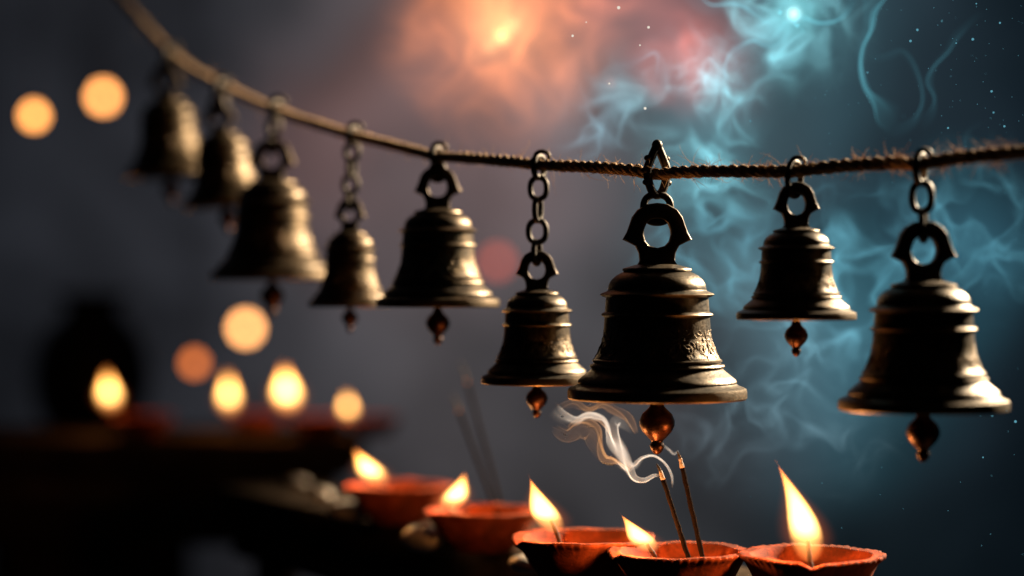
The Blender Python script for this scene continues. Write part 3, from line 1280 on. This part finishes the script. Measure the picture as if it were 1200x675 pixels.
cloud('orange_smoke', 620, 50, 1.20, (425, 960, -150, 240, 1.3), [
    (588, 42, 0, 22, (255, 200, 120), 9.0, True),
    (600, 30, 0, 22, (255, 195, 125), 4.0, True),
    (574, 54, 0, 22, (255, 185, 115), 3.2, True),
    (612, 18, 0, 24, (255, 170, 105), .9, True),
    (556, 66, 0, 24, (255, 165, 100), .7, True),
    (590, 30, 0, 165, (240, 135, 75), .85, False),
    (800, 70, 0, 75, (215, 110, 95), .7, False),
    (715, 10, 0, 80, (210, 115, 90), .6, False),
    (680, 85, 0, 45, (225, 140, 110), .8, False),
    (716, 97, 0, 12, (255, 130, 80), 1.8, True),
], 1.6, .28, 1.2, 9.1, 'orange glowing cloud high behind the rope', 7.0)


# ================================================================ smoke sheets (thin curled solids of smoke)


def ribbon_bm(path, n, th, ripple=0.0, rip_n=2.0, phase=0.0, m=14, fade=.06):
    """path: (px, py, r, width px, turn in degrees); the sheet is th metres thick in its middle and thins to nothing at its edges"""
    bm = bmesh.new()
    st = spline(path, n)
    C = [P(a, b, c) for a, b, c, _, _ in st]
    rings = []
    for i in range(n):
        t = (C[min(i + 1, n - 1)] - C[max(i - 1, 0)]).normalized()
        y = Vector((0, 1, 0))
        y = (y - t * y.dot(t)).normalized()
        x = t.cross(y)
        a = radians(st[i][4])
        wv = x * cos(a) + y * sin(a)
        nv = t.cross(wv)
        W_ = max(.2, st[i][3]) * KPX * st[i][2] / 2
        end = min(1, i / (n * fade) + .02, (n - 1 - i) / (n * .35) + .01)
        top, bot = [], []
        for k in range(m + 1):
            u = -1 + 2 * k / m
            rp = ripple * W_ * sin(rip_n * u + phase + i * 5.0 / n) + ripple * .5 * W_ * sin(rip_n * 2.1 * u - phase + i * 8.0 / n)
            h = max(.02, (1 - u * u)) * th * .5 * end
            c = C[i] + wv * u * W_ + nv * rp
            top.append(c + nv * h)
            bot.append(c - nv * h)
        rings.append([bm.verts.new(q) for q in top + bot[::-1]])
    R = len(rings[0])
    for A_, B_ in zip(rings, rings[1:]):
        for k in range(R):
            k2 = (k + 1) % R
            bm.faces.new((A_[k], A_[k2], B_[k2], B_[k]))
    bm.faces.new(list(reversed(rings[0])))
    bm.faces.new(rings[-1])
    bmesh.ops.recalc_face_normals(bm, faces=bm.faces)
    return bm


M_SMOKE = smoke_mat('incense_smoke_air', 115, (.72, .82, 1.0))
M_SMOKE_THIN = smoke_mat('thin_incense_smoke_air', 125, (.72, .82, 1.0))
sm = tag(empty('incense_smoke', P(771, 543, 1.0)), 'pale grey smoke curling left from the sharp incense sticks', 'smoke', None, 'stuff')


def wisp(path, th, mt, parent, **kw):
    bm = ribbon_bm(path, 70, th, **kw)
    o = obj('wisp', bm, mt)
    o.parent = parent
    o.matrix_parent_inverse = Matrix.Translation(-parent.location)
    return o


wisp([(778, 560, 1.00, 2, 10), (768, 557, 1.00, 5, 15), (755, 563, 1.003, 8, 30), (743, 560, 1.006, 12, 40), (735, 545, 1.01, 15, 20), (728, 530, 1.014, 18, -10),
      (718, 516, 1.02, 22, 25), (711, 502, 1.026, 26, 60), (704, 492, 1.03, 26, 80), (690, 488, 1.034, 26, 60), (676, 494, 1.038, 24, 75), (660, 488, 1.04, 24, 60), (648, 478, 1.045, 20, 30)],
     .0020, M_SMOKE, sm, ripple=.34, rip_n=2.6, phase=.4)
wisp([(788, 572, 1.012, 2, 0), (787, 556, 1.012, 5, 40), (779, 542, 1.013, 8, 60), (766, 534, 1.015, 9, 50), (753, 537, 1.018, 12, 40), (743, 546, 1.02, 12, 20), (734, 542, 1.022, 12, 0),
      (726, 524, 1.026, 14, 30), (721, 505, 1.03, 13, 60), (722, 494, 1.034, 14, 40), (732, 498, 1.036, 12, 20), (742, 506, 1.038, 8, 20)], .0014, M_SMOKE_THIN, sm, ripple=.4, rip_n=2.0, phase=1.5)
wisp([(740, 552, .992, 10, 0), (722, 540, .992, 22, 50), (708, 536, .991, 22, 75), (701, 520, .990, 24, 60), (696, 504, .988, 28, 40), (680, 500, .986, 30, 65), (664, 508, .984, 26, 75), (650, 500, .982, 18, 50)],
     .0020, M_SMOKE_THIN, sm, ripple=.5, rip_n=3.4, phase=2.2)
wisp([(746, 508, .975, 6, 10), (736, 490, .975, 14, 50), (720, 480, .975, 16, 75), (706, 474, .974, 18, 60), (690, 480, .972, 20, 40), (672, 474, .97, 22, 70), (655, 480, .968, 16, 50)],
     .0018, M_SMOKE_THIN, sm, ripple=.5, rip_n=3.0, phase=.2)
wisp([(795, 528, 1.02, 2, 0), (790, 532, 1.021, 4, 20), (784, 527, 1.022, 5, 30), (777, 522, 1.024, 5, 30)], .0010, M_SMOKE_THIN, sm, ripple=.2)

G1 = glow_gas('teal_wisp_gas', lin(85, 165, 180), 84)
G2 = glow_gas('faint_teal_wisp_gas', lin(75, 145, 162), 46)
tw = tag(empty('teal_smoke_curl', P(1020, 60, 1.04)), 'thin teal curls of smoke hanging above the near end of the rope', 'smoke', None, 'stuff')
wisp([(1036, -30, 1.110, 50, 20), (1026, -5, 1.110, 43, 50), (1020, 14, 1.110, 30, 70), (1018, 34, 1.110, 23, 60), (1010, 55, 1.110, 19, 40), (1008, 78, 1.110, 23, 50), (1015, 102, 1.110, 27, 60), (1030, 120, 1.110, 39, 40), (1040, 135, 1.110, 43, 20), (1050, 146, 1.110, 28, 20)], .0022, G1, tw, fade=.3, ripple=.35, rip_n=2.2)
wisp([(1010, 60, 1.115, 8, 20), (1024, 68, 1.115, 9, 40), (1040, 66, 1.115, 12, 40), (1056, 60, 1.115, 9, 20), (1068, 72, 1.115, 12, 30), (1078, 96, 1.115, 14, 40), (1081, 118, 1.115, 14, 50), (1075, 136, 1.115, 18, 50), (1066, 146, 1.115, 18, 20), (1048, 152, 1.115, 22, 20), (1030, 138, 1.115, 18, 0)], .0013, G2, tw, fade=.3, ripple=.2)
wisp([(1150, 14, 1.105, 8, 10), (1135, 28, 1.105, 9, 30), (1120, 44, 1.105, 14, 40), (1110, 60, 1.105, 15, 50), (1094, 78, 1.105, 18, 50), (1088, 96, 1.105, 19, 30), (1096, 115, 1.105, 18, 60), (1092, 134, 1.105, 22, 40), (1078, 148, 1.105, 22, 20)], .0015, G2, tw, fade=.3, ripple=.25)
wisp([(905, 52, 1.110, 14, 20), (922, 34, 1.110, 24, 40), (938, 24, 1.110, 28, 30), (960, 28, 1.110, 23, 60), (980, 24, 1.110, 19, 60), (995, 8, 1.110, 15, 40), (1000, -15, 1.110, 18, 20)], .0018, G1, tw, fade=.3, ripple=.25)
wisp([(800, -20, 1.110, 22, 20), (828, 8, 1.110, 27, 50), (862, 6, 1.110, 28, 60), (885, 14, 1.110, 28, 40), (905, 22, 1.110, 32, 30), (925, 22, 1.110, 39, 20)], .0016, G1, tw, fade=.3, ripple=.3)
wisp([(925, 22, 1.110, 28, 20), (905, 48, 1.110, 28, 50), (882, 44, 1.110, 28, 60), (862, 58, 1.110, 28, 30), (850, 76, 1.110, 24, 60), (852, 94, 1.110, 22, 70), (842, 88, 1.110, 22, 40), (836, 66, 1.110, 14, 10)], .0019, G1, tw, fade=.3, ripple=.3)
wisp([(690, 96, 1.100, 14, 20), (740, 78, 1.100, 39, 20), (768, 62, 1.100, 32, 60), (776, 86, 1.100, 35, 40), (770, 110, 1.100, 28, 20)], .0016, G2, tw, fade=.3, ripple=.3)

# ================================================================ stars as small glowing specks in the air
M_STAR = emit('star_blue', lin(100, 170, 190), .8)
M_STAR2 = emit('star_white', lin(235, 225, 210), 1.0)
stars = tag(empty('star_specks', P(1100, 200, 1.02)), 'tiny teal glowing specks standing in for distant stars', 'stars', None, 'stuff')
rnd = random.Random(5)
bm1, bm2 = bmesh.new(), bmesh.new()
for q in range(150):  # self-lit specks standing in for stars, hung near the focus plane
    px = 1210 - abs(rnd.gauss(0, 1)) * 150
    py = rnd.choice((rnd.uniform(0, 180), rnd.uniform(0, 180), rnd.uniform(200, 670)))
    if px < 860:
        continue
    r = rnd.uniform(.985, 1.045)
    big = rnd.random() < .07
    s = rnd.uniform(.9, 1.3) * KPX if big else rnd.uniform(.25, .5) * KPX
    g = bmesh.ops.create_icosphere(bm1, subdivisions=1, radius=s)
    p = P(px, py, r) - stars.location
    for v in g['verts']:
        v.co += p
for px, py, s in ((725, 9, 2.0), (760, 32, 1.6), (671, 42, 1.5), (756, 127, 1.7), (687, 26, .8), (750, 53, 1.0), (714, 98, 1.2), (1067, 48, 1.5), (1075, 35, 1.5), (1140, 46, 1.6), (1162, 107, 1.4), (1177, 148, 1.3), (1190, 494, 1.6), (1111, 150, 1.2), (1152, 536, .9)):
    bm = bm2 if px < 800 else bm1
    g = bmesh.ops.create_icosphere(bm, subdivisions=2, radius=s * KPX)
    p = P(px, py, 1.012) - stars.location
    for v in g['verts']:
        v.co += p
obj('blue_specks', bm1, M_STAR, stars)
obj('white_specks', bm2, M_STAR2, stars)
